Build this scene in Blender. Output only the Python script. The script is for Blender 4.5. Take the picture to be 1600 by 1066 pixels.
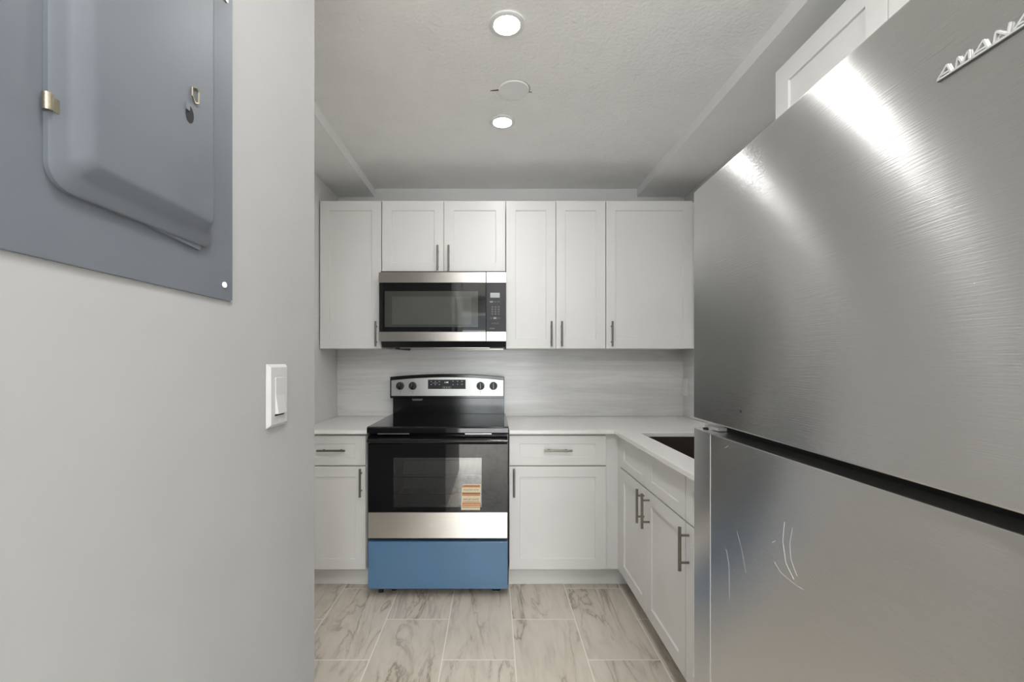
import bpy, bmesh, math, random
from mathutils import Vector
random.seed(4)
for o in list(bpy.data.objects): bpy.data.objects.remove(o)
I = 0.0254
C = bpy.context.scene.collection
S = bpy.context.scene
H = 50.1            # eye height, inches; world x = right, y = away from the camera, z = up

# ------------------------------------------------------------------ camera
cd = bpy.data.cameras.new('camera'); cam = bpy.data.objects.new('camera', cd); C.objects.link(cam)
cam.location = (0, 0, H*I); cam.rotation_euler = (math.pi/2, 0, 0)
cd.sensor_width = 36; cd.lens = 706/1600*36
cd.shift_x = 29/1600; cd.shift_y = 33/1600; cd.clip_start = 0.02
S.camera = cam
# ------------------------------------------------------------------ world, daylight, exposure
W = bpy.data.worlds.new('world'); S.world = W; W.use_nodes = True
bgn = W.node_tree.nodes['Background']; bgn.inputs[0].default_value = (0.86, 0.92, 1.0, 1); bgn.inputs[1].default_value = 1.0
S.view_settings.view_transform = 'Standard'; S.view_settings.look = 'None'
S.view_settings.gamma = 1; S.view_settings.use_curve_mapping = False
S.view_settings.exposure = 0.80
def area(name, loc, rot, sx, sy, power, col):
    l = bpy.data.lights.new(name, 'AREA'); l.shape = 'RECTANGLE'; l.size = sx*I; l.size_y = sy*I
    l.energy = power; l.color = col
    o = bpy.data.objects.new(name, l); C.objects.link(o)
    o.location = Vector(loc)*I; o.rotation_euler = rot
    return o
area('door_daylight_fill', (3, -122, 36), (math.pi/2+0.35, 0, 0), 60, 82, 35, (0.97, 0.985, 1.0))  # added daylight fill outside the rear glass door, tilted up toward the ceiling
area('window_daylight_fill', (-97, -65, 50), (math.pi/2, 0, -math.pi/2), 60, 50, 15, (1.0, 0.98, 0.95))  # added daylight fill outside the unseen window of the rear room
DOWN = 155.0         # radiance of the kitchen downlights
HALL_FILL = 38.0         # radiance of the added drum-shaped fill light in the hall
ROOM_FILL = 110.0          # radiance of the added fill lights in the room behind

# ------------------------------------------------------------------ materials
def mat(name): 
    m = bpy.data.materials.new(name); m.use_nodes = True
    return m, m.node_tree, m.node_tree.nodes['Principled BSDF']
def coords(nt, scale=(1,1,1), rot=(0,0,0), kind='inch'):
    g = nt.nodes.new('ShaderNodeNewGeometry')
    mp = nt.nodes.new('ShaderNodeMapping'); mp.inputs['Scale'].default_value = tuple(s/I for s in scale)
    mp.inputs['Rotation'].default_value = rot
    nt.links.new(g.outputs['Position'], mp.inputs['Vector']); return mp.outputs['Vector']
def noise(nt, vec, scale, detail=3, rough=0.5, dist=0):
    n = nt.nodes.new('ShaderNodeTexNoise'); n.inputs['Scale'].default_value = scale
    n.inputs['Detail'].default_value = detail; n.inputs['Roughness'].default_value = rough
    n.inputs['Distortion'].default_value = dist
    nt.links.new(vec, n.inputs['Vector']); return n.outputs['Fac']
def ramp(nt, fac, stops):
    r = nt.nodes.new('ShaderNodeValToRGB'); e = r.color_ramp.elements
    while len(e) < len(stops): e.new(0.5)
    for q, (p, c) in zip(e, stops):
        q.position = p; q.color = (*c, 1) if len(c) == 3 else c
    nt.links.new(fac, r.inputs['Fac']); return r.outputs['Color']
def bump(nt, bs, h, strength, dist):
    b = nt.nodes.new('ShaderNodeBump'); b.inputs['Strength'].default_value = strength
    b.inputs['Distance'].default_value = dist*I
    nt.links.new(h, b.inputs['Height']); nt.links.new(b.outputs['Normal'], bs.inputs['Normal'])
def plain(name, col, rough=0.5, metal=0, var=0.03, vs=0.15, ior=None, coat=0, bumpy=None, spec=None, crough=0.05):
    m, nt, bs = mat(name)
    a = tuple(max(0, c*(1-var)) for c in col); b = tuple(min(1, c*(1+var)) for c in col)
    v = coords(nt)
    nt.links.new(ramp(nt, noise(nt, v, vs), [(0.3, a), (0.7, b)]), bs.inputs['Base Color'])
    bs.inputs['Roughness'].default_value = rough; bs.inputs['Metallic'].default_value = metal
    if ior: bs.inputs['IOR'].default_value = ior
    if spec is not None: bs.inputs['Specular IOR Level'].default_value = spec
    bs.inputs['Coat Weight'].default_value = coat; bs.inputs['Coat Roughness'].default_value = crough
    if bumpy: bump(nt, bs, noise(nt, v, bumpy[0], bumpy[3] if len(bumpy) > 3 else 3), bumpy[1], bumpy[2])
    return m
def steel(name, col, rough, aniso, tangent, scratch=None, var=0.05, bs_=0.06):
    m, nt, bs = mat(name)
    v = coords(nt, scratch or (0.02, 0.02, 3))
    n = noise(nt, v, 6, 4, 0.6)
    a = tuple(c*(1-var) for c in col); b = tuple(c*(1+var) for c in col)
    nt.links.new(ramp(nt, n, [(0.3, a), (0.7, b)]), bs.inputs['Base Color'])
    bs.inputs['Metallic'].default_value = 1; bs.inputs['Roughness'].default_value = rough
    bs.inputs['Anisotropic'].default_value = aniso
    t = nt.nodes.new('ShaderNodeCombineXYZ')
    for k in range(3): t.inputs[k].default_value = tangent[k]
    nt.links.new(t.outputs[0], bs.inputs['Tangent'])
    bump(nt, bs, n, bs_, 0.02 if bs_ > .5 else 0.01)
    return m
M = {}
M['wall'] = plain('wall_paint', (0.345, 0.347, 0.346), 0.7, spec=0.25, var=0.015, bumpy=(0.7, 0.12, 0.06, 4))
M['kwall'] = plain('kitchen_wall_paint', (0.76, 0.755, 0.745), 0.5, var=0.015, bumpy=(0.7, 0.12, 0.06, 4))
M['ceil'] = plain('ceiling_texture', (0.93, 0.925, 0.915), 0.8, var=0.02, bumpy=(1.7, 0.9, 0.2, 5))
M['soffit'] = plain('soffit_paint', (0.90, 0.90, 0.89), 0.5, var=0.01, bumpy=(0.7, 0.1, 0.05))
M['cab'] = plain('cabinet_paint', (0.74, 0.735, 0.72), 0.33, var=0.01)
M['cabin'] = plain('cabinet_underside', (0.50, 0.45, 0.38), 0.5)
M['counter'] = plain('quartz_counter', (0.85, 0.835, 0.815), 0.25, var=0.015, vs=0.6)
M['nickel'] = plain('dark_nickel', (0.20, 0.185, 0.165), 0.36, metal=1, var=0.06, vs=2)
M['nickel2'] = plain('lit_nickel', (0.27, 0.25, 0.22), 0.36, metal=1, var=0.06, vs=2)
M['black'] = plain('black_enamel', (0.006, 0.006, 0.007), 0.12, ior=1.6)
M['blackmat'] = plain('black_matte', (0.012, 0.012, 0.013), 0.45)
M['glass'] = plain('black_glass', (0.004, 0.004, 0.005), 0.03, ior=1.62)
M['cook'] = plain('cooktop_glass', (0.004, 0.004, 0.005), 0.06, ior=1.55)
M['panelblk'] = plain('control_panel_black', (0.02, 0.02, 0.024), 0.35, ior=1.35)
M['mesh'] = plain('oven_mesh_glass', (0.055, 0.058, 0.05), 0.05, ior=1.75)
M['mesh2'] = plain('oven_mesh_cavity', (0.085, 0.09, 0.08), 0.05, ior=1.75)
M['film'] = plain('blue_protective_film', (0.085, 0.19, 0.33), 0.30, var=0.12, vs=0.06, coat=0.6, crough=0.18)
M['white'] = plain('white_plastic', (0.80, 0.80, 0.79), 0.3, var=0.01)
M['bright'] = plain('white_vinyl', (0.85, 0.85, 0.84), 0.3, var=0.01)
M['brown'] = plain('brown_composite_sink', (0.030, 0.018, 0.014), 0.45, var=0.2, vs=6)
M['grey_panel'] = None
M['lcd'] = plain('lcd_face', (0.36, 0.38, 0.37), 0.3)
M['mark'] = plain('printed_mark', (0.30, 0.30, 0.31), 0.5)
M['markdk'] = plain('dark_printed_mark', (0.06, 0.06, 0.06), 0.5)
M['dark'] = plain('dark_gap', (0.008, 0.008, 0.008), 0.8)
M['brass'] = plain('worn_brass_plate', (0.42, 0.38, 0.28), 0.3, metal=1, var=0.15, vs=2)
M['rack'] = plain('chrome_rack', (0.75, 0.75, 0.74), 0.2, metal=1)
M['cavity'] = plain('oven_cavity_enamel', (0.34, 0.34, 0.34), 0.3)
M['cream'] = plain('sticker_cream', (0.72, 0.62, 0.45), 0.5, var=0.04, vs=2)
M['orange'] = plain('sticker_orange', (0.58, 0.25, 0.11), 0.5, var=0.1, vs=3)
M['red'] = plain('sticker_dark_red', (0.22, 0.035, 0.03), 0.5)
M['olive'] = plain('sticker_olive', (0.26, 0.17, 0.05), 0.5)
M['badge'] = plain('badge_silver', (0.85, 0.85, 0.84), 0.35, metal=0.1)
M['seam'] = plain('film_seam', (0.45, 0.45, 0.45), 0.5)
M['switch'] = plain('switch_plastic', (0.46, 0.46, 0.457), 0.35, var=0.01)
M['steelmid'] = steel('microwave_stainless', (0.60, 0.57, 0.535), 0.36, 0.8, (0, 0, 1), (0.03, 3, 3), 0.03)
M['badgef'] = plain('door_badge_silver', (0.50, 0.50, 0.49), 0.4, metal=0.2)
M['badgeedge'] = plain('badge_dark_edge', (0.10, 0.10, 0.10), 0.4, metal=0.5)
M['fridge'] = steel('fridge_stainless', (0.72, 0.72, 0.715), 0.23, 1.0, (0, 0, 1), (3, 0.03, 3), 0.02, bs_=0.55)
M['steel'] = steel('appliance_stainless', (0.84, 0.80, 0.75), 0.36, 0.8, (0, 0, 1), (0.03, 3, 3), 0.03)
M['steelpale'] = steel('pale_stainless', (0.56, 0.56, 0.545), 0.42, 0.5, (0, 0, 1), (0.03, 3, 3), 0.02)
M['fridge_side'] = plain('fridge_side_grey', (0.16, 0.16, 0.165), 0.4)
# grey breaker panel with tiny paint chips
m, nt, bs = mat('grey_panel_enamel'); v = coords(nt)
base = ramp(nt, noise(nt, v, 0.12, 4), [(0.3, (0.108, 0.121, 0.140)), (0.7, (0.124, 0.138, 0.156))])
vo = nt.nodes.new('ShaderNodeTexVoronoi'); vo.inputs['Scale'].default_value = 0.42; nt.links.new(v, vo.inputs['Vector'])
chip = ramp(nt, vo.outputs['Distance'], [(0.0, (1, 1, 1)), (0.055, (1, 1, 1)), (0.065, (0, 0, 0))])
mx = nt.nodes.new('ShaderNodeMix'); mx.data_type = 'RGBA'; mx.inputs[7].default_value = (0.75, 0.75, 0.73, 1)
nt.links.new(chip, mx.inputs[0]); nt.links.new(base, mx.inputs[6]); nt.links.new(mx.outputs[2], bs.inputs['Base Color'])
bs.inputs['Roughness'].default_value = 0.5; bs.inputs['IOR'].default_value = 1.4
M['grey_panel'] = m
# floor tiles
m, nt, bs = mat('marble_look_floor_tile')
g = nt.nodes.new('ShaderNodeNewGeometry'); sp = nt.nodes.new('ShaderNodeSeparateXYZ'); nt.links.new(g.outputs['Position'], sp.inputs[0])
def lin(src, a, b):
    n = nt.nodes.new('ShaderNodeMath'); n.operation = 'MULTIPLY_ADD'; n.inputs[1].default_value = a; n.inputs[2].default_value = b
    nt.links.new(src, n.inputs[0]); return n.outputs[0]
cb = nt.nodes.new('ShaderNodeCombineXYZ')
TW = 12.24
nt.links.new(lin(sp.outputs[1], 1/I, -76+240), cb.inputs[0]); nt.links.new(lin(sp.outputs[0], 1/I, -3.62+TW*20), cb.inputs[1])
br = nt.nodes.new('ShaderNodeTexBrick'); nt.links.new(cb.outputs[0], br.inputs['Vector'])
br.offset = 0.5; br.offset_frequency = 2; br.squash = 1
br.inputs['Scale'].default_value = 1; br.inputs['Brick Width'].default_value = 24; br.inputs['Row Height'].default_value = TW
br.inputs['Mortar Size'].default_value = 0.10; br.inputs['Mortar Smooth'].default_value = 0.1
br.inputs['Color1'].default_value = (0, 0, 0, 1); br.inputs['Color2'].default_value = (1, 1, 1, 1); br.inputs['Mortar'].default_value = (0.5, 0.5, 0.5, 1)
mp = nt.nodes.new('ShaderNodeMapping'); mp.inputs['Rotation'].default_value = (0, 0, -0.25); mp.inputs['Scale'].default_value = (1.3, 0.26, 1)
vm = nt.nodes.new('ShaderNodeVectorMath'); vm.operation = 'MULTIPLY_ADD'; vm.inputs[1].default_value = (1/I,)*3
of = nt.nodes.new('ShaderNodeVectorMath'); of.operation = 'SCALE'; of.inputs[3].default_value = 60
nt.links.new(br.outputs['Color'], of.inputs[0]); nt.links.new(g.outputs['Position'], vm.inputs[0]); nt.links.new(of.outputs[0], vm.inputs[2])
nt.links.new(vm.outputs[0], mp.inputs['Vector'])
n1 = noise(nt, mp.outputs[0], 0.16, 6, 0.55, 1.1)
def absdiff(src, c=0.5):
    a = nt.nodes.new('ShaderNodeMath'); a.operation = 'SUBTRACT'; a.inputs[1].default_value = c; nt.links.new(src, a.inputs[0])
    b = nt.nodes.new('ShaderNodeMath'); b.operation = 'ABSOLUTE'; nt.links.new(a.outputs[0], b.inputs[0]); return b.outputs[0]
vein = ramp(nt, absdiff(n1), [(0.0, (0.42, .40, .37)), (0.007, (0.58, .56, .53)), (0.03, (0.90, .89, .87)), (0.09, (1,)*3)])
n2 = noise(nt, mp.outputs[0], 0.45, 5, 0.6, 0.8)
mask = ramp(nt, noise(nt, mp.outputs[0], 0.13, 2), [(0.40, (0,)*3), (0.62, (1,)*3)])
cloud = ramp(nt, n2, [(0.2, (0.54, 0.485, 0.405)), (0.5, (0.66, 0.60, 0.515)), (0.8, (0.71, 0.65, 0.565))])
mv = nt.nodes.new('ShaderNodeMix'); mv.data_type = 'RGBA'; mv.blend_type = 'MULTIPLY'
nt.links.new(mask, mv.inputs[0]); nt.links.new(cloud, mv.inputs[6]); nt.links.new(vein, mv.inputs[7])
mg = nt.nodes.new('ShaderNodeMix'); mg.data_type = 'RGBA'; mg.inputs[7].default_value = (0.86, 0.82, 0.74, 1)
nt.links.new(br.outputs['Fac'], mg.inputs[0]); nt.links.new(mv.outputs[2], mg.inputs[6]); nt.links.new(mg.outputs[2], bs.inputs['Base Color'])
bs.inputs['Roughness'].default_value = 0.33
inv = lin(br.outputs['Fac'], -1, 1); bump(nt, bs, inv, 0.4, 0.05)
M['floor'] = m
# backsplash slab
m, nt, bs = mat('veined_slab')
v = coords(nt, (0.035, 0.035, 0.55), (0, 0.03, 0))
nb = noise(nt, v, 0.9, 6, 0.55, 0.5)
nt.links.new(ramp(nt, nb, [(0.25, (0.66, 0.665, 0.65)), (0.45, (0.74, 0.745, 0.74)), (0.52, (0.68, 0.67, 0.655)), (0.7, (0.77, 0.775, 0.765))]), bs.inputs['Base Color'])
bs.inputs['Roughness'].default_value = 0.22
M['slab'] = m
def emis(name, col, s):
    m, nt, bs = mat(name)
    bs.inputs['Emission Color'].default_value = (*col, 1); bs.inputs['Emission Strength'].default_value = s
    bs.inputs['Base Color'].default_value = (0.8, 0.8, 0.8, 1); return m
M['lamp'] = emis('downlight_diffuser', (1, 0.99, 0.975), DOWN)
M['hallfill'] = emis('hall_fill_shade', (1, 0.99, 0.975), HALL_FILL)
M['lampfar'] = emis('dimmer_downlight_diffuser', (1, 0.99, 0.975), DOWN*0.45)
M['roomfill'] = emis('room_fill_diffuser', (1, 0.995, 0.985), ROOM_FILL)
M['digit'] = emis('lit_digits', (0.75, 0.85, 0.7), 0.5)
# clear glass
def clear(name, tint, ior, gl):
    m = bpy.data.materials.new(name); m.use_nodes = True; nt = m.node_tree; nt.nodes.clear()
    out = nt.nodes.new('ShaderNodeOutputMaterial'); t = nt.nodes.new('ShaderNodeBsdfTransparent'); t.inputs[0].default_value = (*tint, 1)
    g = nt.nodes.new('ShaderNodeBsdfGlossy'); g.inputs['Roughness'].default_value = gl
    f = nt.nodes.new('ShaderNodeFresnel'); f.inputs[0].default_value = ior
    mx = nt.nodes.new('ShaderNodeMixShader')
    nt.links.new(f.outputs[0], mx.inputs[0]); nt.links.new(t.outputs[0], mx.inputs[1]); nt.links.new(g.outputs[0], mx.inputs[2]); nt.links.new(mx.outputs[0], out.inputs[0])
    return m
M['pane'] = clear('window_glass', (0.95, 0.97, 0.96), 1.45, 0.0)
M['ovenpane'] = clear('oven_window_glass', (0.8, 0.8, 0.8), 2.5, 0.02)

# ------------------------------------------------------------------ mesh helpers (inches)
class MB:
    def __init__(s): s.v = []; s.f = []
    def add(s, vs, fs):
        n = len(s.v); s.v += [tuple(p) for p in vs]; s.f += [tuple(i+n for i in f) for f in fs]; return s
    def box(s, x0, x1, y0, y1, z0, z1):
        x0, x1 = sorted((x0, x1)); y0, y1 = sorted((y0, y1)); z0, z1 = sorted((z0, z1))
        return s.add([(x0,y0,z0),(x1,y0,z0),(x1,y1,z0),(x0,y1,z0),(x0,y0,z1),(x1,y0,z1),(x1,y1,z1),(x0,y1,z1)],
                     [(0,3,2,1),(4,5,6,7),(0,1,5,4),(1,2,6,5),(2,3,7,6),(3,0,4,7)])
    def loft(s, loops, cap=True):
        n = len(loops[0]); vs = [p for l in loops for p in l]; fs = []
        for k in range(len(loops)-1):
            for i in range(n):
                j = (i+1) % n; fs.append((k*n+i, k*n+j, (k+1)*n+j, (k+1)*n+i))
        if cap: fs.append(tuple(range(n-1, -1, -1))); fs.append(tuple((len(loops)-1)*n+i for i in range(n)))
        return s.add(vs, fs)
    def prism(s, poly, axis, a, b):   # poly in the two other axes, order (x,y),(x,z),(y,z)
        def P(p, t): return {'z': (p[0], p[1], t), 'y': (p[0], t, p[1]), 'x': (t, p[0], p[1])}[axis]
        return s.loft([[P(p, a) for p in poly], [P(p, b) for p in poly]])
    def cyl(s, p0, p1, r, n=20, r1=None):
        p0 = Vector(p0); p1 = Vector(p1); d = (p1-p0).normalized()
        u = d.orthogonal().normalized(); w = d.cross(u); r1 = r if r1 is None else r1
        L = lambda p, q: [p+(u*math.cos(2*math.pi*i/n)+w*math.sin(2*math.pi*i/n))*q for i in range(n)]
        return s.loft([L(p0, r), L(p1, r1)])
    def tube(s, pts, r, n=8):
        pts = [Vector(p) for p in pts]; loops = []; u = None
        for i, p in enumerate(pts):
            d = (pts[min(i+1, len(pts)-1)]-pts[max(i-1, 0)]).normalized()
            if u is None: u = d.orthogonal().normalized()
            else: u = (u-d*u.dot(d)).normalized()
            w = d.cross(u)
            loops.append([p+(u*math.cos(2*math.pi*k/n)+w*math.sin(2*math.pi*k/n))*r for k in range(n)])
        return s.loft(loops)
    def cells(s, xs, ys, z0, z1, hole, axis='z'):   # slab with rectangular openings, shared edges
        def P(a, b, t): return {'z': (a, b, t), 'y': (a, t, b), 'x': (t, a, b)}[axis]
        nx, ny = len(xs), len(ys); vs = []; fs = []
        for t in (z0, z1):
            for b in ys:
                for a in xs: vs.append(P(a, b, t))
        id = lambda i, j, k: k*nx*ny+j*nx+i
        fill = lambda i, j: 0 <= i < nx-1 and 0 <= j < ny-1 and not hole(0.5*(xs[i]+xs[i+1]), 0.5*(ys[j]+ys[j+1]))
        for i in range(nx-1):
            for j in range(ny-1):
                if not fill(i, j): continue
                fs.append((id(i,j,0), id(i,j+1,0), id(i+1,j+1,0), id(i+1,j,0))); fs.append((id(i,j,1), id(i+1,j,1), id(i+1,j+1,1), id(i,j+1,1)))
                for (di, dj, a, b) in ((-1,0,(i,j),(i,j+1)), (1,0,(i+1,j+1),(i+1,j)), (0,-1,(i+1,j),(i,j)), (0,1,(i,j+1),(i+1,j+1))):
                    if not fill(i+di, j+dj): fs.append((id(*a,0), id(*b,0), id(*b,1), id(*a,1))[::-1])
        return s.add(vs, fs)
ROOT = {}
def part(name, mb, material, parent=None, bev=0, smooth=False, label=None):
    off = Vector(ROOT.get(parent.name, (0,0,0))) if parent else Vector((0,0,0))
    if isinstance(mb, MB): V, F = mb.v, mb.f
    me = bpy.data.meshes.new(name)
    me.from_pydata([tuple((Vector(p)-off)*I) for p in V], [], F)
    bm = bmesh.new(); bm.from_mesh(me)
    loose = [v for v in bm.verts if not v.link_faces]
    if loose: bmesh.ops.delete(bm, geom=loose, context='VERTS')
    bmesh.ops.recalc_face_normals(bm, faces=bm.faces[:]); bm.to_mesh(me); bm.free()
    me.materials.append(M[material])
    o = bpy.data.objects.new(name, me); C.objects.link(o)
    if parent: o.parent = parent; ROOT[o.name] = tuple(off)
    if smooth:
        for p in me.polygons: p.use_smooth = True
        md = o.modifiers.new('edge', 'EDGE_SPLIT'); md.split_angle = math.radians(40)
    if bev:
        md = o.modifiers.new('bevel', 'BEVEL'); md.width = bev*I; md.segments = 2; md.limit_method = 'ANGLE'; md.angle_limit = math.radians(30)
    if label: o['label'] = label
    return o
def thing(name, loc, label, cat, group=None):
    o = bpy.data.objects.new(name, None); C.objects.link(o); o.location = Vector(loc)*I; o.empty_display_size = 0.05
    o['label'] = label; o['category'] = cat
    if group: o['group'] = group
    ROOT[o.name] = tuple(loc); return o
def struct(name, mb, material, parent=None, bev=0):
    o = part(name, mb, material, parent, bev)
    if not parent: o['kind'] = 'structure'
    return o
def text(name, body, size, origin, udir, vdir, material, parent, extr=0.01, align='CENTER', shear=0, sx=1):
    cu = bpy.data.curves.new(name, 'FONT'); cu.body = body; cu.size = 1; cu.align_x = align; cu.align_y = 'CENTER'; cu.shear = shear
    cu.resolution_u = 2
    t = bpy.data.objects.new('tmp', cu); C.objects.link(t)
    dg = bpy.context.evaluated_depsgraph_get(); dg.update()
    me = bpy.data.meshes.new_from_object(t.evaluated_get(dg)); bpy.data.objects.remove(t); bpy.data.curves.remove(cu)
    u = Vector(udir); v = Vector(vdir); n = u.cross(v).normalized(); org = Vector(origin)
    mb = MB(); vs = [org+u*(p.co.x*size*sx)+v*(p.co.y*size)+n*extr for p in me.vertices]
    mb.add(vs, [tuple(p.vertices) for p in me.polygons]); bpy.data.meshes.remove(me)
    o = part(name, mb, material, parent); return o

# shaker panel: o = lower corner, u across, n outward, w,h size, th thickness
def shaker(mb, o, u, n, w, h, th=0.75, fr=2.3, rec=0.28):
    o = Vector(o); u = Vector(u); n = Vector(n); z = Vector((0,0,1))
    R = lambda i, d: [o+u*i+z*i+n*d, o+u*(w-i)+z*i+n*d, o+u*(w-i)+z*(h-i)+n*d, o+u*i+z*(h-i)+n*d]
    mb.loft([R(0, 0), R(0, th), R(fr, th), R(fr+0.06, th-rec), ], cap=True)
    return mb
def slabfront(mb, o, u, n, w, h, th=0.75, frx=2.3, frz=1.75, rec=0.22):
    o = Vector(o); u = Vector(u); n = Vector(n); z = Vector((0,0,1))
    R = lambda i, j, d: [o+u*i+z*j+n*d, o+u*(w-i)+z*j+n*d, o+u*(w-i)+z*(h-j)+n*d, o+u*i+z*(h-j)+n*d]
    return mb.loft([R(0,0,0), R(0,0,th), R(frx,frz,th), R(frx+.06,frz+.06,th-rec)])
def pull(parent, c, axis, n, L=6.1, r=0.23, mt='nickel'):   # c = centre on the door face
    c = Vector(c); a = Vector(axis); n = Vector(n); mb = MB()
    mb.cyl(c+n*1.3-a*L/2, c+n*1.3+a*L/2, r, 16)
    for s in (-1, 1): mb.cyl(c+a*(s*1.9), c+a*(s*1.9)+n*1.3, 0.17, 12)
    return part('handle', mb, mt, parent, smooth=True)

# ------------------------------------------------------------------ setting
Y0, YB, XL, XR, ZC = -115, 123, -42.5, 51.9, 97.3
LX = -90
struct('floor', MB().box(LX-4, XR+4, Y0-4, YB+4, -4, 0), 'floor')
struct('ceiling', MB().box(LX-4, XR+4, Y0-4, YB+4, ZC, ZC+4), 'ceil')
struct('wall_back', MB().box(XL-4, XR+4, YB, YB+4, 0, ZC), 'kwall')
struct('wall_right', MB().box(XR, XR+4, Y0-4, YB, 0, ZC), 'kwall')
struct('wall_left', MB().box(XL-4, XL, 40.5, YB, 0, ZC), 'kwall')
hall = [(-16, 40.5), (-16, -20), (LX, -20), (LX, -15.5), (-20.5, -15.5), (-20.5, 36), (XL-4, 36), (XL-4, 40.5)]
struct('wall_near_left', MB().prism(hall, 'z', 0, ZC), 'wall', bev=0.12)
# rear room (behind the camera) with a doorway, a glass door widened for daylight and an added window
def rear_hole(x, z): return (-27 < x < 33 and 2 < z < 86) or (-66 < x < -36 and z < 82)
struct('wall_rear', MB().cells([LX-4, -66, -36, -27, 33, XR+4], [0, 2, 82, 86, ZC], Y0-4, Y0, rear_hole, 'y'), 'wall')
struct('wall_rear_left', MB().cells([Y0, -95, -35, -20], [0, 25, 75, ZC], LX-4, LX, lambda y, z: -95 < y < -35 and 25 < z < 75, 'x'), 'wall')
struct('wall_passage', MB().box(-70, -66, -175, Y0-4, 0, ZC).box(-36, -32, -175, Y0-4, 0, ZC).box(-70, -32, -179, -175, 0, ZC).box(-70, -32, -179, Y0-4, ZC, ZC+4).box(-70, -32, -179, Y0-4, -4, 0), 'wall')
def window(name, a0, a1, z0, z1, t0, t1, axis):
    fr = MB().cells([a0, a0+2, a1-2, a1], [z0, z0+2, z1-2, z1], t0, t1, lambda a, z: a0+2 < a < a1-2 and z0+2 < z < z1-2, axis)
    f = struct(name, fr, 'bright')
    g = MB(); tm = (t0+t1)/2
    if axis == 'y': g.box(a0+2, a1-2, tm-.1, tm+.1, z0+2, z1-2)
    else: g.box(tm-.1, tm+.1, a0+2, a1-2, z0+2, z1-2)
    part('pane', g, 'pane', f)
window('window_1', -27, 3, 2, 86, Y0-3, Y0-0.5, 'y')  # left half of the glass door, widened to let in more daylight
window('window_3', 3, 33, 2, 86, Y0-3, Y0-0.5, 'y')
window('added_window_2', -95, -35, 25, 75, LX-3, LX-0.5, 'x')  # unseen window, added to bring daylight into the rear room
struct('trim_1', MB().box(39.1, XR, 12, YB, 95.1, ZC), 'soffit')     # right soffit
struct('trim_2', MB().box(XL, -32.4, 40.6, YB, 95.1, ZC), 'soffit')  # left soffit
# backsplash slabs
o = part('backsplash', MB().box(XL+0.05, XR-0.45, YB-0.45, YB-0.02, 35.42, 53.6), 'slab', bev=0.03)
o['label'] = 'pale grey horizontally veined backsplash slab on the back wall behind the range'; o['category'] = 'backsplash'
o = part('backsplash', MB().box(XR-0.45, XR-0.02, 44, YB-0.02, 35.42, 53.6), 'slab', bev=0.03)
o['label'] = 'narrow visible backsplash slab on the right wall carrying the outlet'; o['category'] = 'backsplash'

# ------------------------------------------------------------------ ceiling fixtures
def disc(mb, x, y, z0, z1, r, n=48, r1=None): return mb.cyl((x, y, z0), (x, y, z1), r, n, r1)
def ring(mb, x, y, z0, z1, ri, ro, n=48):
    L = lambda r, z: [(x+r*math.cos(2*math.pi*i/n), y+r*math.sin(2*math.pi*i/n), z) for i in range(n)]
    return mb.loft([L(ri, z1), L(ro, z1), L(ro, z0+.08), L(ro-.15, z0), L(ri+.1, z0), L(ri, z1)], cap=False)
for x, y, q, lab in ((1.87, 63, 1, 'round lit recessed downlight nearest the camera, in front of the round ceiling cover'),
                  (1.76, 88.6, 1, 'round lit recessed downlight farther back, toward the wall cabinets')):
    t = thing('recessed_downlight', (x, y, ZC-0.25), lab, 'ceiling light', 'recessed downlights in the kitchen ceiling')
    part('trim_ring', ring(MB(), x, y, ZC-0.28, ZC, 1.72*q, 1.72*q+.8), 'white', t, smooth=True)
    part('diffuser', disc(MB(), x, y, ZC-0.16, ZC-0.02, 1.74*q), 'lampfar' if y > 80 else 'lamp', t)
t = thing('ceiling_cover_plate', (3.54, 78.1, ZC-0.3), 'blank white round cover plate on ceiling between the two downlights', 'cover plate')
part('cover', disc(MB(), 3.54, 78.1, ZC-0.05, ZC-0.3, 2.68, 48, 2.6), 'bright', t, bev=0.04, smooth=False)
part('shadow_gap', ring(MB(), 3.6, 78.22, ZC-0.03, ZC-0.01, 2.3, 2.72), 'dark', t)
part('cut_slot', MB().prism([(-0.55, 78.45), (-0.5, 78.62), (0.95, 78.5), (0.95, 78.15)], 'z', ZC-0.03, ZC-0.01), 'dark', t, label='dark cut slot left of the cover')
part('cut_slot', MB().prism([(6.15, 78.75), (6.3, 79.0), (6.75, 79.05), (6.7, 78.9)], 'z', ZC-0.03, ZC-0.01), 'dark', t)
t = thing('hall_fill_light', (1.9, 8, ZC-2.5), 'added white drum-shaped fill light in the hall, unseen above the frame', 'ceiling light')  # drum-shaped fill light, added out of view to brighten hall and kitchen
part('shade', disc(MB(), 1.9, 8, ZC-2.5, ZC-0.4, 5.5), 'hallfill', t)
part('canopy', disc(MB(), 1.9, 8, ZC-0.4, ZC-0.01, 6), 'white', t)
for x, y in ((-40, -55), (18, -75)):  # unseen lights added behind the camera as fill for the kitchen
    t = thing('room_fill_light', (x, y, ZC-0.6), 'added round fill light on the ceiling of the unseen room behind the camera', 'ceiling light', 'added fill lights in the rear room')
    part('diffuser', disc(MB(), x, y, ZC-0.7, ZC-0.01, 7), 'roomfill', t)

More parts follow.
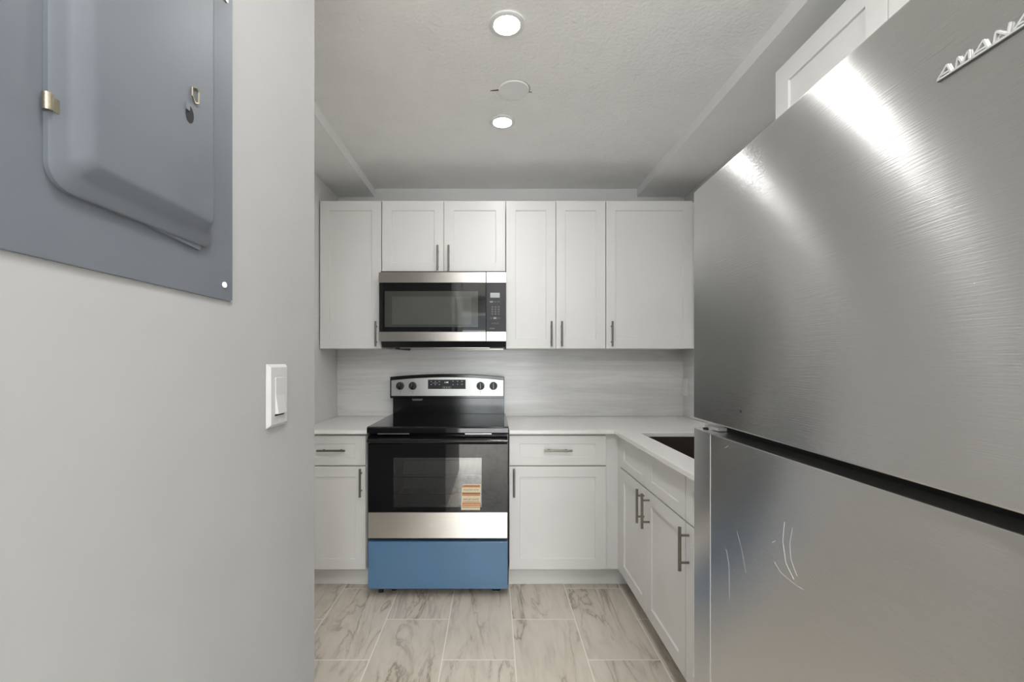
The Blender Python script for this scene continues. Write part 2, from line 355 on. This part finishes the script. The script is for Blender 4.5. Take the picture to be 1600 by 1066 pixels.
# ------------------------------------------------------------------ breaker panel on the near left wall
t = thing('electrical_panel', (-16, 20, 53.8), 'grey metal breaker panel with hinged door on the near left wall', 'electrical panel')
part('cover', MB().box(-15.99, -15.87, 12.5, 27.5, 53.75, 80), 'grey_panel', t, bev=0.03)
def rrect(y0, y1, z0, z1, r, x, n=8):
    pts = []
    for cx, cz, a in ((y1-r, z0+r, -90), (y1-r, z1-r, 0), (y0+r, z1-r, 90), (y0+r, z0+r, 180)):
        for k in range(n+1):
            q = math.radians(a+90*k/n); pts.append((x, cx+r*math.cos(q), cz+r*math.sin(q)))
    return pts
dz0, dz1, dy0, dy1 = 56.35, 77.5, 15.9, 25.25
mb = MB().loft([rrect(dy0, dy1, dz0, dz1, .9, -15.86), rrect(dy0, dy1, dz0, dz1, .9, -15.68), rrect(dy0+.12, dy1-.1, dz0+.1, dz1-.1, .85, -15.62),
                rrect(dy0+.55, dy1-.3, dz0+.55, dz1-.4, .6, -15.60), rrect(dy0+.75, dy1-.42, dz0+.8, dz1-.6, .5, -15.50), rrect(dy0+1.25, dy1-.6, dz0+1.2, dz1-1, .4, -15.24), rrect(dy0+1.45, dy1-.75, dz0+1.4, dz1-1.2, .3, -15.20)])
d = part('door', mb, 'grey_panel', t, smooth=True)
part('hinge', MB().cyl((-15.66, 15.87, 58.95), (-15.66, 15.87, 59.55), .16, 14).box(-15.87, -15.6, 15.87, 16.25, 59, 59.5), 'brass', t, smooth=True, label='worn metal hinge barrel')
part('door_stop', MB().prism([(20.5, 56.34), (24.2, 56.1), (24.3, 56.3), (24.2, 56.5), (20.5, 56.5)], 'x', -15.87, -15.72), 'grey_panel', t)
hx = -15.19
lt = part('latch_ring', MB().tube([(hx+.03, 22.75, 63.95), (hx+.05, 22.72, 63.5), (hx+.05, 22.95, 63.25), (hx+.05, 23.2, 63.4), (hx+.05, 23.22, 63.95), (hx+.03, 23.05, 64.08), (hx+.03, 22.75, 63.95)], .045), 'brass', d, smooth=True)
part('latch_hole', MB().prism([(22.3+.3*(1+math.cos(a)), 62.5+.42*math.sin(a)) for a in [2*math.pi*k/20 for k in range(20)]], 'x', hx-.02, hx+.01), 'dark', d, label='dark latch opening')
part('latch_tongue', MB().box(hx, hx+.05, 22.3, 22.55, 62.62, 62.95), 'grey_panel', d)
for y, z in ((26.6, 54.65), (26.75, 71.6)):
    part('screw', MB().cyl((-15.88, y, z), (-15.78, y, z), .17, 14), 'bright' if z < 60 else 'brass', t, smooth=True, label='white painted screw head' if z < 60 else None)

# ------------------------------------------------------------------ light switch
t = thing('light_switch', (-16, 33.2, 47.7), 'white rocker light switch plate on the near left wall', 'light switch')
z0, z1, y0, y1 = 45.4, 49.95, 31.75, 34.65
R = lambda i, x: [(x, y0+i, z0+i), (x, y1-i, z0+i), (x, y1-i, z1-i), (x, y0+i, z1-i)]
part('plate', MB().loft([R(0, -16), R(0, -15.93), R(.22, -15.72)]), 'switch', t, bev=0.02)
part('rocker', MB().prism([(-15.73, 46.35), (-15.73, 48.98), (-15.62, 48.98), (-15.66, 47.7), (-15.50, 46.35)], 'y', 32.55, 33.85) if False else MB().add(
    [(-15.73, y, z) for y in (32.55, 33.85) for z in (46.35, 49.0)]+[(x, y, z) for y in (32.55, 33.85) for x, z in ((-15.48, 46.35), (-15.66, 47.7), (-15.66, 49.0))],
    [(0,1,6,5,4),(2,3,9,8,7),(4,5,8,7),(5,6,9,8),(0,4,7,2),(1,3,9,6),(0,2,3,1)]), 'switch', t, bev=0.02)
part('rocker_gap', MB().box(-15.735, -15.70, 32.5, 33.9, 46.2, 46.33), 'dark', t)
for z in (45.85, 49.55): part('screw', MB().cyl((-15.73, 33.2, z), (-15.69, 33.2, z), .1, 12), 'switch', t)

# ------------------------------------------------------------------ wall cabinets, back wall
def wall_cab(x0, x1, z0, z1, doors, label, loc=None):
    t = thing('wall_cabinet', ((x0+x1)/2, 116.5, z0), label, 'wall cabinet', 'white shaker wall cabinets')
    part('body', MB().box(x0+.06, x1-.06, 110.7, YB-.05 if z0 > 60 else YB-.5, z0+.05, z1-.05), 'cab', t)
    for a, b, hx, hz in doors:
        d = part('door', shaker(MB(), (a, 110.6, z0), (1,0,0), (0,-1,0), b-a, z1-z0), 'cab', t, bev=0.03)
        pull(d, (hx, 109.85, hz), (0,0,1), (0,-1,0))
    return t
ZT, ZB = 89.3, 53.4
wall_cab(-42.15, -27.28, ZB, ZT, [(-42.15, -27.28, -28.35, 56.9)], 'narrow white shaker wall cabinet left of the microwave')
wall_cab(-27.1, 2.9, 72.0, ZT, [(-27.08, -12.1, -13.45, 75.2), (-12.0, 2.88, -10.8, 75.2)], 'short white two-door wall cabinet directly above the microwave')
wall_cab(3.08, 27.25, ZB, ZT, [(3.08, 15.1, 14.0, 56.9), (15.22, 27.25, 16.5, 56.9)], 'tall white two-door wall cabinet right of the microwave')
t = wall_cab(27.42, 48.45, ZB, ZT, [(27.42, 48.45, 28.65, 56.9)], 'white single-door corner wall cabinet partly behind the fridge edge')
part('filler', MB().box(48.45, XR-.5, 111, 111.7, ZB, ZT), 'cab', t)
# cabinet over the fridge, facing left
t = thing('wall_cabinet', (45, 43.6, 71.5), 'white shaker wall cabinet mounted above the refrigerator', 'wall cabinet', 'white shaker wall cabinets')
part('body', MB().box(39.0, XR-.02, 26.1, 61.1, 71.5, ZT), 'cab', t)
for a, b in ((43.85, 61.2), (26.2, 43.7)):
    part('door', shaker(MB(), (38.95, b, 71.5), (0,-1,0), (-1,0,0), b-a, ZT-71.5, fr=2.6), 'cab', t, bev=0.03)

# ------------------------------------------------------------------ base cabinets
def base_body(t, x0, x1, y0, y1):
    part('body', MB().box(x0, x1, y0, y1, 4.6, 34.5), 'cab', t)
t = thing('base_cabinet', (-35.1, 110, 0), 'white base cabinet left of the range, partly hidden by the near wall', 'base cabinet', 'white shaker base cabinets')
base_body(t, -42.4, -27.75, 99.3, 122.4)
dr = part('drawer', slabfront(MB(), (-42.3, 99.25, 27.6), (1,0,0), (0,-1,0), 14.45, 6.45), 'cab', t, bev=.03); pull(dr, (-35.0, 98.5, 31.0), (1,0,0), (0,-1,0))
d = part('door', shaker(MB(), (-42.3, 99.25, 4.9), (1,0,0), (0,-1,0), 14.45, 22.45), 'cab', t, bev=.03); pull(d, (-28.75, 98.5, 24.05), (0,0,1), (0,-1,0))
part('toe_kick', MB().box(-42.4, -27.75, 102, 102.7, 0.02, 4.6), 'cab', t)
t = thing('base_cabinet', (14, 110, 0), 'white base cabinet with drawer and door just right of the range', 'base cabinet', 'white shaker base cabinets')
base_body(t, 3.45, 24.6, 99.3, 122.4)
dr = part('drawer', slabfront(MB(), (3.5, 99.25, 27.6), (1,0,0), (0,-1,0), 21.05, 6.45), 'cab', t, bev=.03); pull(dr, (13.95, 98.5, 31.0), (1,0,0), (0,-1,0), mt='nickel2')
d = part('door', shaker(MB(), (3.5, 99.25, 4.9), (1,0,0), (0,-1,0), 21.05, 22.45), 'cab', t, bev=.03); pull(d, (4.45, 98.5, 24.05), (0,0,1), (0,-1,0), mt='nickel2')
part('corner_filler', MB().box(24.62, 28.0, 99.3, 100.2, 4.6, 34.5).box(27.35, 28.9, 97.02, 99.3, 4.6, 34.5), 'cab', t)
part('toe_kick', MB().box(3.45, 30.8, 102, 102.7, 0.02, 4.6), 'cab', t)
def runcab(label, ya, yb, fronts, doors, toe=True):
    t = thing('base_cabinet', (40, (ya+yb)/2, 0), label, 'base cabinet', 'white shaker base cabinets')
    # carcass as an open-topped box so that the sink can hang in it
    part('body', MB().box(28.1, 28.8, ya, yb, 4.6, 34.5).box(28.8, 51.4, ya, ya+.7, 4.6, 34.5).box(28.8, 51.4, yb-.7, yb, 4.6, 34.5).box(28.8, 51.4, ya+.7, yb-.7, 4.6, 5.3), 'cab', t)
    part('toe_kick', MB().box(30.8, 31.5, ya, yb+(5 if yb > 90 else 0), 0.02, 4.6), 'cab', t)
    for a, b in fronts: part('drawer_front', slabfront(MB(), (28.05, b, 27.6), (0,-1,0), (-1,0,0), b-a, 6.45), 'cab', t, bev=.03)
    for a, b, hy in doors:
        d = part('door', shaker(MB(), (28.05, b, 4.9), (0,-1,0), (-1,0,0), b-a, 22.45), 'cab', t, bev=.03)
        pull(d, (27.3, hy, 24.0), (0,0,1), (-1,0,0), mt='nickel2')
    return t
runcab('white two-door sink base cabinet under the brown sink', 64.2, 97.0, [(64.35, 80.6), (80.68, 96.95)], [(64.35, 80.6, 79.1), (80.72, 96.95, 81.9)])
runcab('white base cabinet between the sink cabinet and the refrigerator', 42.5, 64.1, [(42.6, 64.1)], [(42.6, 64.1, 63.1)])

# ------------------------------------------------------------------ countertops and sink
o = part('countertop', MB().box(-42.45, -27.2, 97.3, 122.5, 34.6, 35.4), 'counter', bev=.06)
o['label'] = 'short white quartz countertop left of the range'; o['category'] = 'countertop'
hole = lambda x, y: (x < 26 and y < 97.3) or (30.5 < x < 46.5 and 67 < y < 93.7)
o = part('countertop', MB().cells([3.4, 26.05, 30.5, 46.5, 51.4], [42.3, 67, 93.7, 97.3, 122.5], 34.6, 35.4, hole), 'counter', bev=.06)
o['label'] = 'L-shaped white quartz countertop with sink cut-out right of the range'; o['category'] = 'countertop'
t = thing('sink', (38.5, 79, 26), 'dark brown undermount sink in the right countertop', 'sink')
sb = MB()
Q = lambda i, z: [(30.2+i, 66.7+i, z), (46.8-i, 66.7+i, z), (46.8-i, 94-i, z), (30.2+i, 94-i, z)]
sb.loft([Q(-.6, 34.58), Q(-.6, 33.9), Q(-.1, 33.9), Q(0.3, 26.0), Q(.8, 26.0)], cap=False)
sb2 = MB().loft([Q(-.6, 34.58), Q(0, 34.58), Q(.1, 34.3), Q(.7, 26.9), Q(1.2, 26.5), Q(8, 26.35)], cap=False).add(Q(8, 26.35), [(0,1,2,3)])
sb.add(sb2.v, sb2.f)
part('bowl', sb, 'brown', t)
part('drain', MB().cyl((38.5, 79, 26.36), (38.5, 79, 26.5), 1.7, 24), 'nickel', t, smooth=True)
# outlet on right wall
t = thing('wall_outlet', (XR-.45, 121, 43), 'white outlet plate on the right wall beside the fridge edge', 'outlet')
part('plate', MB().box(XR-.70, XR-.45, 119.75, 122.45, 41.1, 45.7), 'white', t, bev=.06)
for z in (42.3, 44.5):
    part('socket', MB().box(XR-.76, XR-.70, 120.5, 121.7, z-.6, z+.6), 'white', t, bev=.05)

# ------------------------------------------------------------------ microwave
t = thing('microwave_oven', (-12, 114, 53.5), 'stainless over-the-range microwave with black glass door below the short cabinet', 'microwave')
part('body', MB().prism([(108.1, 55.2), (109.5, 53.7), (122.4, 53.7), (122.4, 71.85), (108.1, 71.85)], 'x', -26.95, 2.85), 'blackmat', t)
xs = -1.75
d = part('door', MB().box(-27.05, xs-.06, 106.9, 108.1, 57.25, 68.9), 'glass', t, bev=.04)
part('door_trim', MB().box(-27.1, xs-.06, 106.7, 108.1, 68.9, 71.35), 'steelmid', d, bev=.05)
part('door_trim', MB().box(-27.1, xs-.06, 106.7, 108.1, 55.05, 57.25), 'steelmid', d, bev=.05)
part('window', MB().box(-25.7, -3.65, 106.87, 106.93, 58.4, 66.9), 'mesh', d, label='grey tinted door window')
part('inner_window', MB().box(-24.0, -5.2, 106.85, 106.90, 59.0, 65.6), 'mesh2', d)
c = part('control_panel', MB().box(xs+.06, 3.0, 106.9, 108.1, 57.25, 68.9), 'panelblk', t, bev=.04)
part('panel_trim', MB().box(xs+.06, 3.0, 106.7, 108.1, 68.9, 71.35), 'steelmid', c, bev=.05)
part('panel_trim', MB().box(xs+.06, 3.0, 106.7, 108.1, 55.05, 57.25), 'steelmid', c, bev=.05)
part('display', MB().box(-.75, 1.5, 106.86, 106.92, 65.35, 66.5), 'lcd', c)
X3, Z3 = (1,0,0), (0,0,1)
for r, row in enumerate(('123', '456', '789', '<0>')):
    for k, ch in enumerate(row):
        part('key', MB().box(-.55+k*.75, .0+k*.75, 106.88, 106.92, 62.95-r*.56, 63.35-r*.56), 'markdk', c)
        text('key_mark', ch, .42, (-.27+k*.75, 106.87, 63.15-r*.56), X3, Z3, 'mark', c, .0)
for k in range(3):
    part('key', MB().box(-.85+k*.85, -.15+k*.85, 106.88, 106.92, 64.2, 64.55), 'mark' if k < 1 else 'markdk', c)
    part('key', MB().box(-.85+k*.85, -.15+k*.85, 106.88, 106.92, 60.3, 60.75), 'mark' if k == 1 else 'markdk', c)
    part('key', MB().box(-.45+k*.6, .05+k*.6, 106.88, 106.92, 59.1, 59.45), 'markdk', c)
text('lettering', 'AMANA', .42, (-.35, 106.87, 58.05), X3, Z3, 'mark', c, .0, sx=.8, shear=.3)
part('grease_filter', MB().box(-23, -1, 111, 119.5, 53.5, 53.7), 'steelmid', t)
part('vent_lever', MB().prism([(-24.5, 53.3), (-21, 53.0), (-20.7, 53.45), (-21, 53.65), (-24.5, 53.7)], 'y', 113, 113.8), 'blackmat', t)
part('rear_bracket', MB().box(-26.5, 2.6, 119.8, 122.4, 53.35, 53.7), 'steelmid', t)

# ------------------------------------------------------------------ range
t = thing('electric_range', (-11.8, 108, 0), 'freestanding electric range with black glass oven door and blue-filmed drawer', 'range')
a, b = -26.75, 3.15
# body: shell with a real oven cavity behind the window
body = MB().cells([a, -23.2, -.4, b], [2.0, 17.5, 31.5, 34.9], 97.6, 116.5, lambda x, z: -23.2 < x < -.4 and 17.5 < z < 31.5, 'y')
body.box(a, b, 116.5, 121.8, 2.0, 34.9)
part('body', body, 'black', t)
part('cavity_lining', MB().box(-23.2, -.4, 116.3, 116.5, 17.5, 31.5).box(-23.2, -.4, 97.7, 116.3, 17.5, 17.6).box(-23.2, -.4, 97.7, 116.3, 31.4, 31.5).box(-23.2, -23.1, 97.7, 116.3, 17.6, 31.4).box(-.5, -.4, 97.7, 116.3, 17.6, 31.4), 'cavity', t)
for z in (21.2, 24.9):
    mb = MB()
    for y in (99, 116): mb.tube([(-22.9, y, z), (-.7, y, z)], .13)
    for k in range(13): mb.tube([(-22.6+k*1.8, 99, z), (-22.6+k*1.8, 116, z)], .07)
    part('oven_rack', mb, 'rack', t, smooth=True)
part('rack_guide', MB().tube([(-22.4, 98.4, 19.5), (-22.4, 98.4, 29.8)], .12).box(-22.7, -22.2, 98.3, 98.6, 24.5, 27.5), 'rack', t)
dr = part('storage_drawer', MB().box(-26.6, 3.02, 95.8, 97.5, 1.95, 12.0), 'film', t, bev=.1, label='drawer front under blue protective film')
for x in (-24.5, -21.8, .2, 1): part('foot', MB().cyl((x, 98.6 if x < -23 else 99.5, 0), (x, 98.6 if x < -23 else 99.5, 2.0), .55, 14), 'blackmat', t)
# oven door
door = MB().cells([-26.55, -21.2, -2.5, 2.95], [18.2, 19.3, 29.8, 32.7], 95.85, 97.4, lambda x, z: -21.2 < x < -2.5 and 19.3 < z < 29.8, 'y')
door.box(-26.55, 2.95, 96.0, 97.4, 12.75, 18.2)
d = part('oven_door', door, 'glass', t, bev=.03)
part('window', MB().box(-21.2, -2.5, 95.87, 96.0, 19.3, 29.8), 'ovenpane', d, label='oven window showing chrome racks')
tr = part('door_trim', MB().box(-26.55, 2.95, 95.75, 96.0, 12.75, 18.2), 'steel', d, bev=.05, label='brushed stainless lower band')
hp = []
for k in range(13):
    q = k/12; ang = math.pi*q
    hp.append((95.95-1.15*math.sin(ang), 34.35-1.75*q))
hp += [(97.4, 32.6), (97.4, 34.35)]
part('handle', MB().prism(hp, 'x', -26.6, 3.0), 'black', d, bev=.05, smooth=False)
# sticker
kx = (-6.85, -2.65)
st = part('warning_label', MB().prism([(-6.85, 18.75), (-2.85, 18.75), (-2.6, 24.25), (-6.4, 24.25), (-6.7, 23.9)], 'y', 95.76, 95.84), 'cream', d, label='cream and orange printed warning label')
yy = 95.74
for z, h_, c_ in ((23.55, .45, 'orange'), (22.15, .3, 'olive'), (21.75, .42, 'orange'), (21.35, .25, 'cream'), (19.9, .42, 'orange'), (19.5, .3, 'orange'), (19.2, .12, 'olive')):
    part('stripe', MB().box(-6.65, -2.8, 95.74, 95.76, z, z+h_), c_, st)
text('lettering', 'IMPORTANT', .62, (-4.55, 95.735, 23.8), X3, Z3, 'red', st, 0, sx=.95)
text('lettering', 'REGISTER NOW', .52, (-4.7, 95.735, 23.0), X3, Z3, 'olive', st, 0, sx=.85)
text('lettering', 'IMPORTANTE', .62, (-4.75, 95.735, 20.95), X3, Z3, 'red', st, 0, sx=.88)
for z in (20.45, 22.3): part('fine_print', MB().box(-6.5, -3.0, 95.72, 95.735, z, z+.09), 'olive', st)
# raised lettering on the band
def badge(parent, P, Uv, Nv, width, mt, h=.44, th=.1, bar=True, edge=None):
    # letters A M A N A standing on one underline; P = lower left corner, Uv = reading direction, Nv = outward
    P = Vector(P); U = Vector(Uv); N = Vector(Nv).normalized(); Zv = Vector((0,0,1))
    w = width/5.0
    def strip(mb, p0, p1, s):
        p0 = Vector((p0[0], p0[1])); p1 = Vector((p1[0], p1[1])); dd = (p1-p0).normalized(); nn = Vector((-dd.y, dd.x))*s/2
        q = [p0+nn, p0-nn, p1-nn, p1+nn]
        F = lambda k: [P+U*p.x+Zv*p.y+N*k for p in q]
        mb.loft([F(0), F(th)])
    s = h*.16
    g = {'A': [((0, 0), (.58, 1)), ((.58, 1), (.80, 0)), ((.2, .28), (.74, .28))],
         'M': [((.08, 0), (.22, 1)), ((.22, 1), (.46, .15)), ((.46, .15), (.80, 1)), ((.80, 1), (.86, 0))],
         'N': [((.08, 0), (.2, 1)), ((.2, 1), (.74, .1)), ((.74, 0), (.86, 1))]}
    for i, ch in enumerate('AMANA'):
        mb = MB()
        for p0, p1 in g[ch]:
            strip(mb, (i*w+p0[0]*w, p0[1]*h), (i*w+p1[0]*w, p1[1]*h), s)
        part('letter', mb, mt, parent)
    mb = MB(); strip(mb, (-.03*w, 0), (width-.08*w, 0), s*1.1); u = part('underline', mb, mt, parent)
    if edge:
        mb = MB(); strip(mb, (0, -s*.9), (width-.1*w, -s*.9), s*.6); part('underline_edge', mb, edge, parent)
badge(tr, (-13.5, 95.75, 15.25), (1,0,0), (0,-1,0), 3.4, 'badge', h=.5, th=.06)
# cooktop
ck = part('cooktop', MB().prism([(95.5, 36.15), (95.5, 35.1), (95.9, 34.75), (121.2, 34.75), (121.2, 36.4), (95.9, 36.4)], 'x', -26.8, 3.2), 'cook', t, bev=.08)
for xa, xb in ((-24.5, -17.8), (-6, -.4)): part('lip_glint', MB().box(xa, xb, 95.48, 95.6, 34.88, 34.98), 'steel', ck)  # short bright steel strips imitating glints along the cooktop lip
# backguard
bg = part('backguard', MB().box(-26.6, 2.85, 119.6, 121.8, 36.4, 41.5), 'black', t, bev=.05)
def arc(x0, x1, zs, zm, zb, n=18):
    pts = [(x0, zb), (x1, zb)]
    for k in range(n+1):
        q = k/n; pts.append((x1+(x0-x1)*q, zs+(zm-zs)*(1-(2*q-1)**2)))
    return pts
hd = part('control_housing', MB().prism(arc(-26.85, 2.8, 46.25, 47.0, 40.7), 'y', 117.3, 121.8), 'black', bg, bev=.12)
fp = part('control_face', MB().prism(arc(-26.45, 2.55, 45.35, 46.15, 41.35), 'y', 117.05, 117.35), 'steelpale', bg, label='pale stainless control face')
for x in (-24.15, -20.9, -3.35, 0.0):
    k = part('knob', MB().cyl((x, 117.05, 43.95), (x, 116.75, 43.95), 1.05, 32, 1.02).cyl((x, 116.75, 43.95), (x, 116.1, 43.95), .98, 32, .9), 'blackmat', bg, smooth=True)
    part('knob_grip', MB().box(x-.2, x+.2, 115.85, 116.15, 43.1, 44.8), 'black', k, bev=.08)
    part('knob_pointer', MB().box(x-.04, x+.04, 115.82, 115.86, 43.9, 44.7), 'mark', k)
    for e in ((-.1, .1, 42.3, 42.42), (-.1, .1, 41.9, 42.02), (1.3, 1.36, 43.9, 44.2), (-1.36, -1.3, 43.2, 43.4)):
        part('dial_print', MB().box(x+e[0], x+e[1], 117.02, 117.05, e[2], e[3]), 'markdk', fp)
dp = part('display', MB().box(-16.95, -7.2, 116.98, 117.05, 43.15, 45.55), 'panelblk', fp, bev=.03, label='black touch control display')
text('clock_digits', '1:48', .62, (-12.2, 116.965, 44.85), X3, Z3, 'digit', dp, 0)
for x in (-16.1, -15.05, -14.0):
    for z in (45.05, 44.3): part('key_mark', MB().box(x-.16, x+.16, 116.96, 116.98, z-.12, z+.12), 'mark', dp)
part('key_mark', MB().box(-15.7, -14.4, 116.96, 116.98, 44.62, 44.72), 'mark', dp)
for z, s in ((45.05, 1), (44.35, -1)):
    part('arrow_mark', MB().prism([(-10.7, z), (-10.2, z), (-10.45, z+.28*s)], 'y', 116.96, 116.98), 'mark', dp)
for x in (-9.3, -8.15):
    for z in (45.1, 44.35): part('key_mark', MB().box(x-.17, x+.17, 116.96, 116.98, z-.12, z+.12), 'mark', dp)
part('start_box', MB().cells([-13.2, -13.14, -11.06, -11.0], [43.3, 43.35, 43.73, 43.78], 116.96, 116.98, lambda x, z: -13.14 < x < -11.06 and 43.35 < z < 43.73, 'y'), 'mark', dp)
for x in (-12.7, -12.1, -11.5): part('key_mark', MB().box(x-.13, x+.13, 116.96, 116.98, 43.42, 43.66), 'mark', dp)
part('vent_tag', MB().prism([(-21.3, 39.95), (-18.9, 39.95), (-18.6, 40.4), (-21.6, 40.4)], 'y', 119.3, 119.6), 'mark', bg)

# ------------------------------------------------------------------ refrigerator
t = thing('refrigerator', (32, 26, 0), 'stainless top-freezer refrigerator filling the right foreground', 'refrigerator')
part('body', MB().box(20.6, 46, 11.2, 40.9, 1.5, 65.2), 'fridge_side', t, bev=.1)
part('gasket', MB().box(19.75, 20.65, 11.5, 38.6, 43.6, 45.6), 'dark', t)
fx = lambda y: 17.19+.02266*y
ud = part('freezer_door', MB().prism([(fx(41)+.03, 41), (fx(11), 11), (fx(11)+2.35, 11), (fx(41)+2.2, 41)], 'z', 45.03, 65.5), 'fridge', t, bev=.12)
ld = part('fresh_food_door', MB().prism([(18.2, 41), (17.93, 37.35), (18.12, 11), (20.4, 11), (20.4, 41)], 'z', 2.6, 44.19), 'fridge', t, bev=.06)
part('film_edge', MB().box(17.905, 17.935, 37.32, 37.37, 2.8, 44.1), 'seam', ld, label='fine pale seam down the door edge')
part('hinge', MB().box(19.0, 21, 38.2, 40.6, 44.25, 44.5).cyl((19.3, 39.6, 44.2), (19.3, 39.6, 44.32), .45, 20), 'bright', t, label='white middle hinge bracket')
part('hinge_pin', MB().cyl((18.85, 39.9, 44.18), (18.85, 39.9, 44.3), .32, 20), 'dark', ld)
part('handle_recess_clip', MB().prism([(15.35, 44.25), (14.6, 44.2), (13, 44.2), (13, 44.75), (15.4, 44.75), (15.5, 44.5)], 'x', 18.6, 19.7), 'black', t, bev=.04)
part('kick_grille', MB().box(19.5, 20.6, 11.5, 40.6, .3, 2.3), 'blackmat', t)
for x in (23, 44):
    for y in (13, 39): part('foot', MB().cyl((x, y, 0), (x, y, 1.6), .8, 14), 'blackmat', t)
yb = 17.85; Uf = Vector((-.02266, -1, 0)).normalized(); Nf = Vector((-1, .02266, 0))
badge(ud, (fx(yb), yb, H+11.12), Uf, Nf, 3.32, 'badgef', h=.39, th=.07, edge='badgeedge')
# scuffs in the protective film, lower door
def onl(px, py):
    X = 18.0; k = (px-771)/706; y = X/k; return (17.93+(.19/26.35)*(37.35-y)-.004, y, H-(py-566)*y/706)
for pts, r in ([(1226, 816), (1223, 845), (1228, 880), (1240, 905)], .03), ([(1238, 825), (1234, 850), (1236, 875), (1245, 900)], .022), ([(1210, 878), (1220, 895), (1240, 912), (1256, 922)], .018), ([(1136, 858), (1140, 885), (1141, 935)], .018), ([(1152, 830), (1160, 860), (1166, 895)], .012):
    part('scuff_mark', MB().tube([onl(*p) for p in pts], r*.5, 6), 'seam', ld)
for px, py in ((1207, 848), (1134, 700)):
    part('scuff_mark', MB().tube([onl(px, py), onl(px+5, py-3)], .015, 6), 'seam', ld)
def onu(px, py):
    y = 17.19/((px-771)/706-.02266); return (fx(y)-.005, y, H-(py-566)*y/706)
p = onu(1157, 643); part('dent_mark', MB().cyl(p, (p[0]+.02, p[1], p[2]), .09, 10), 'blackmat', ud)
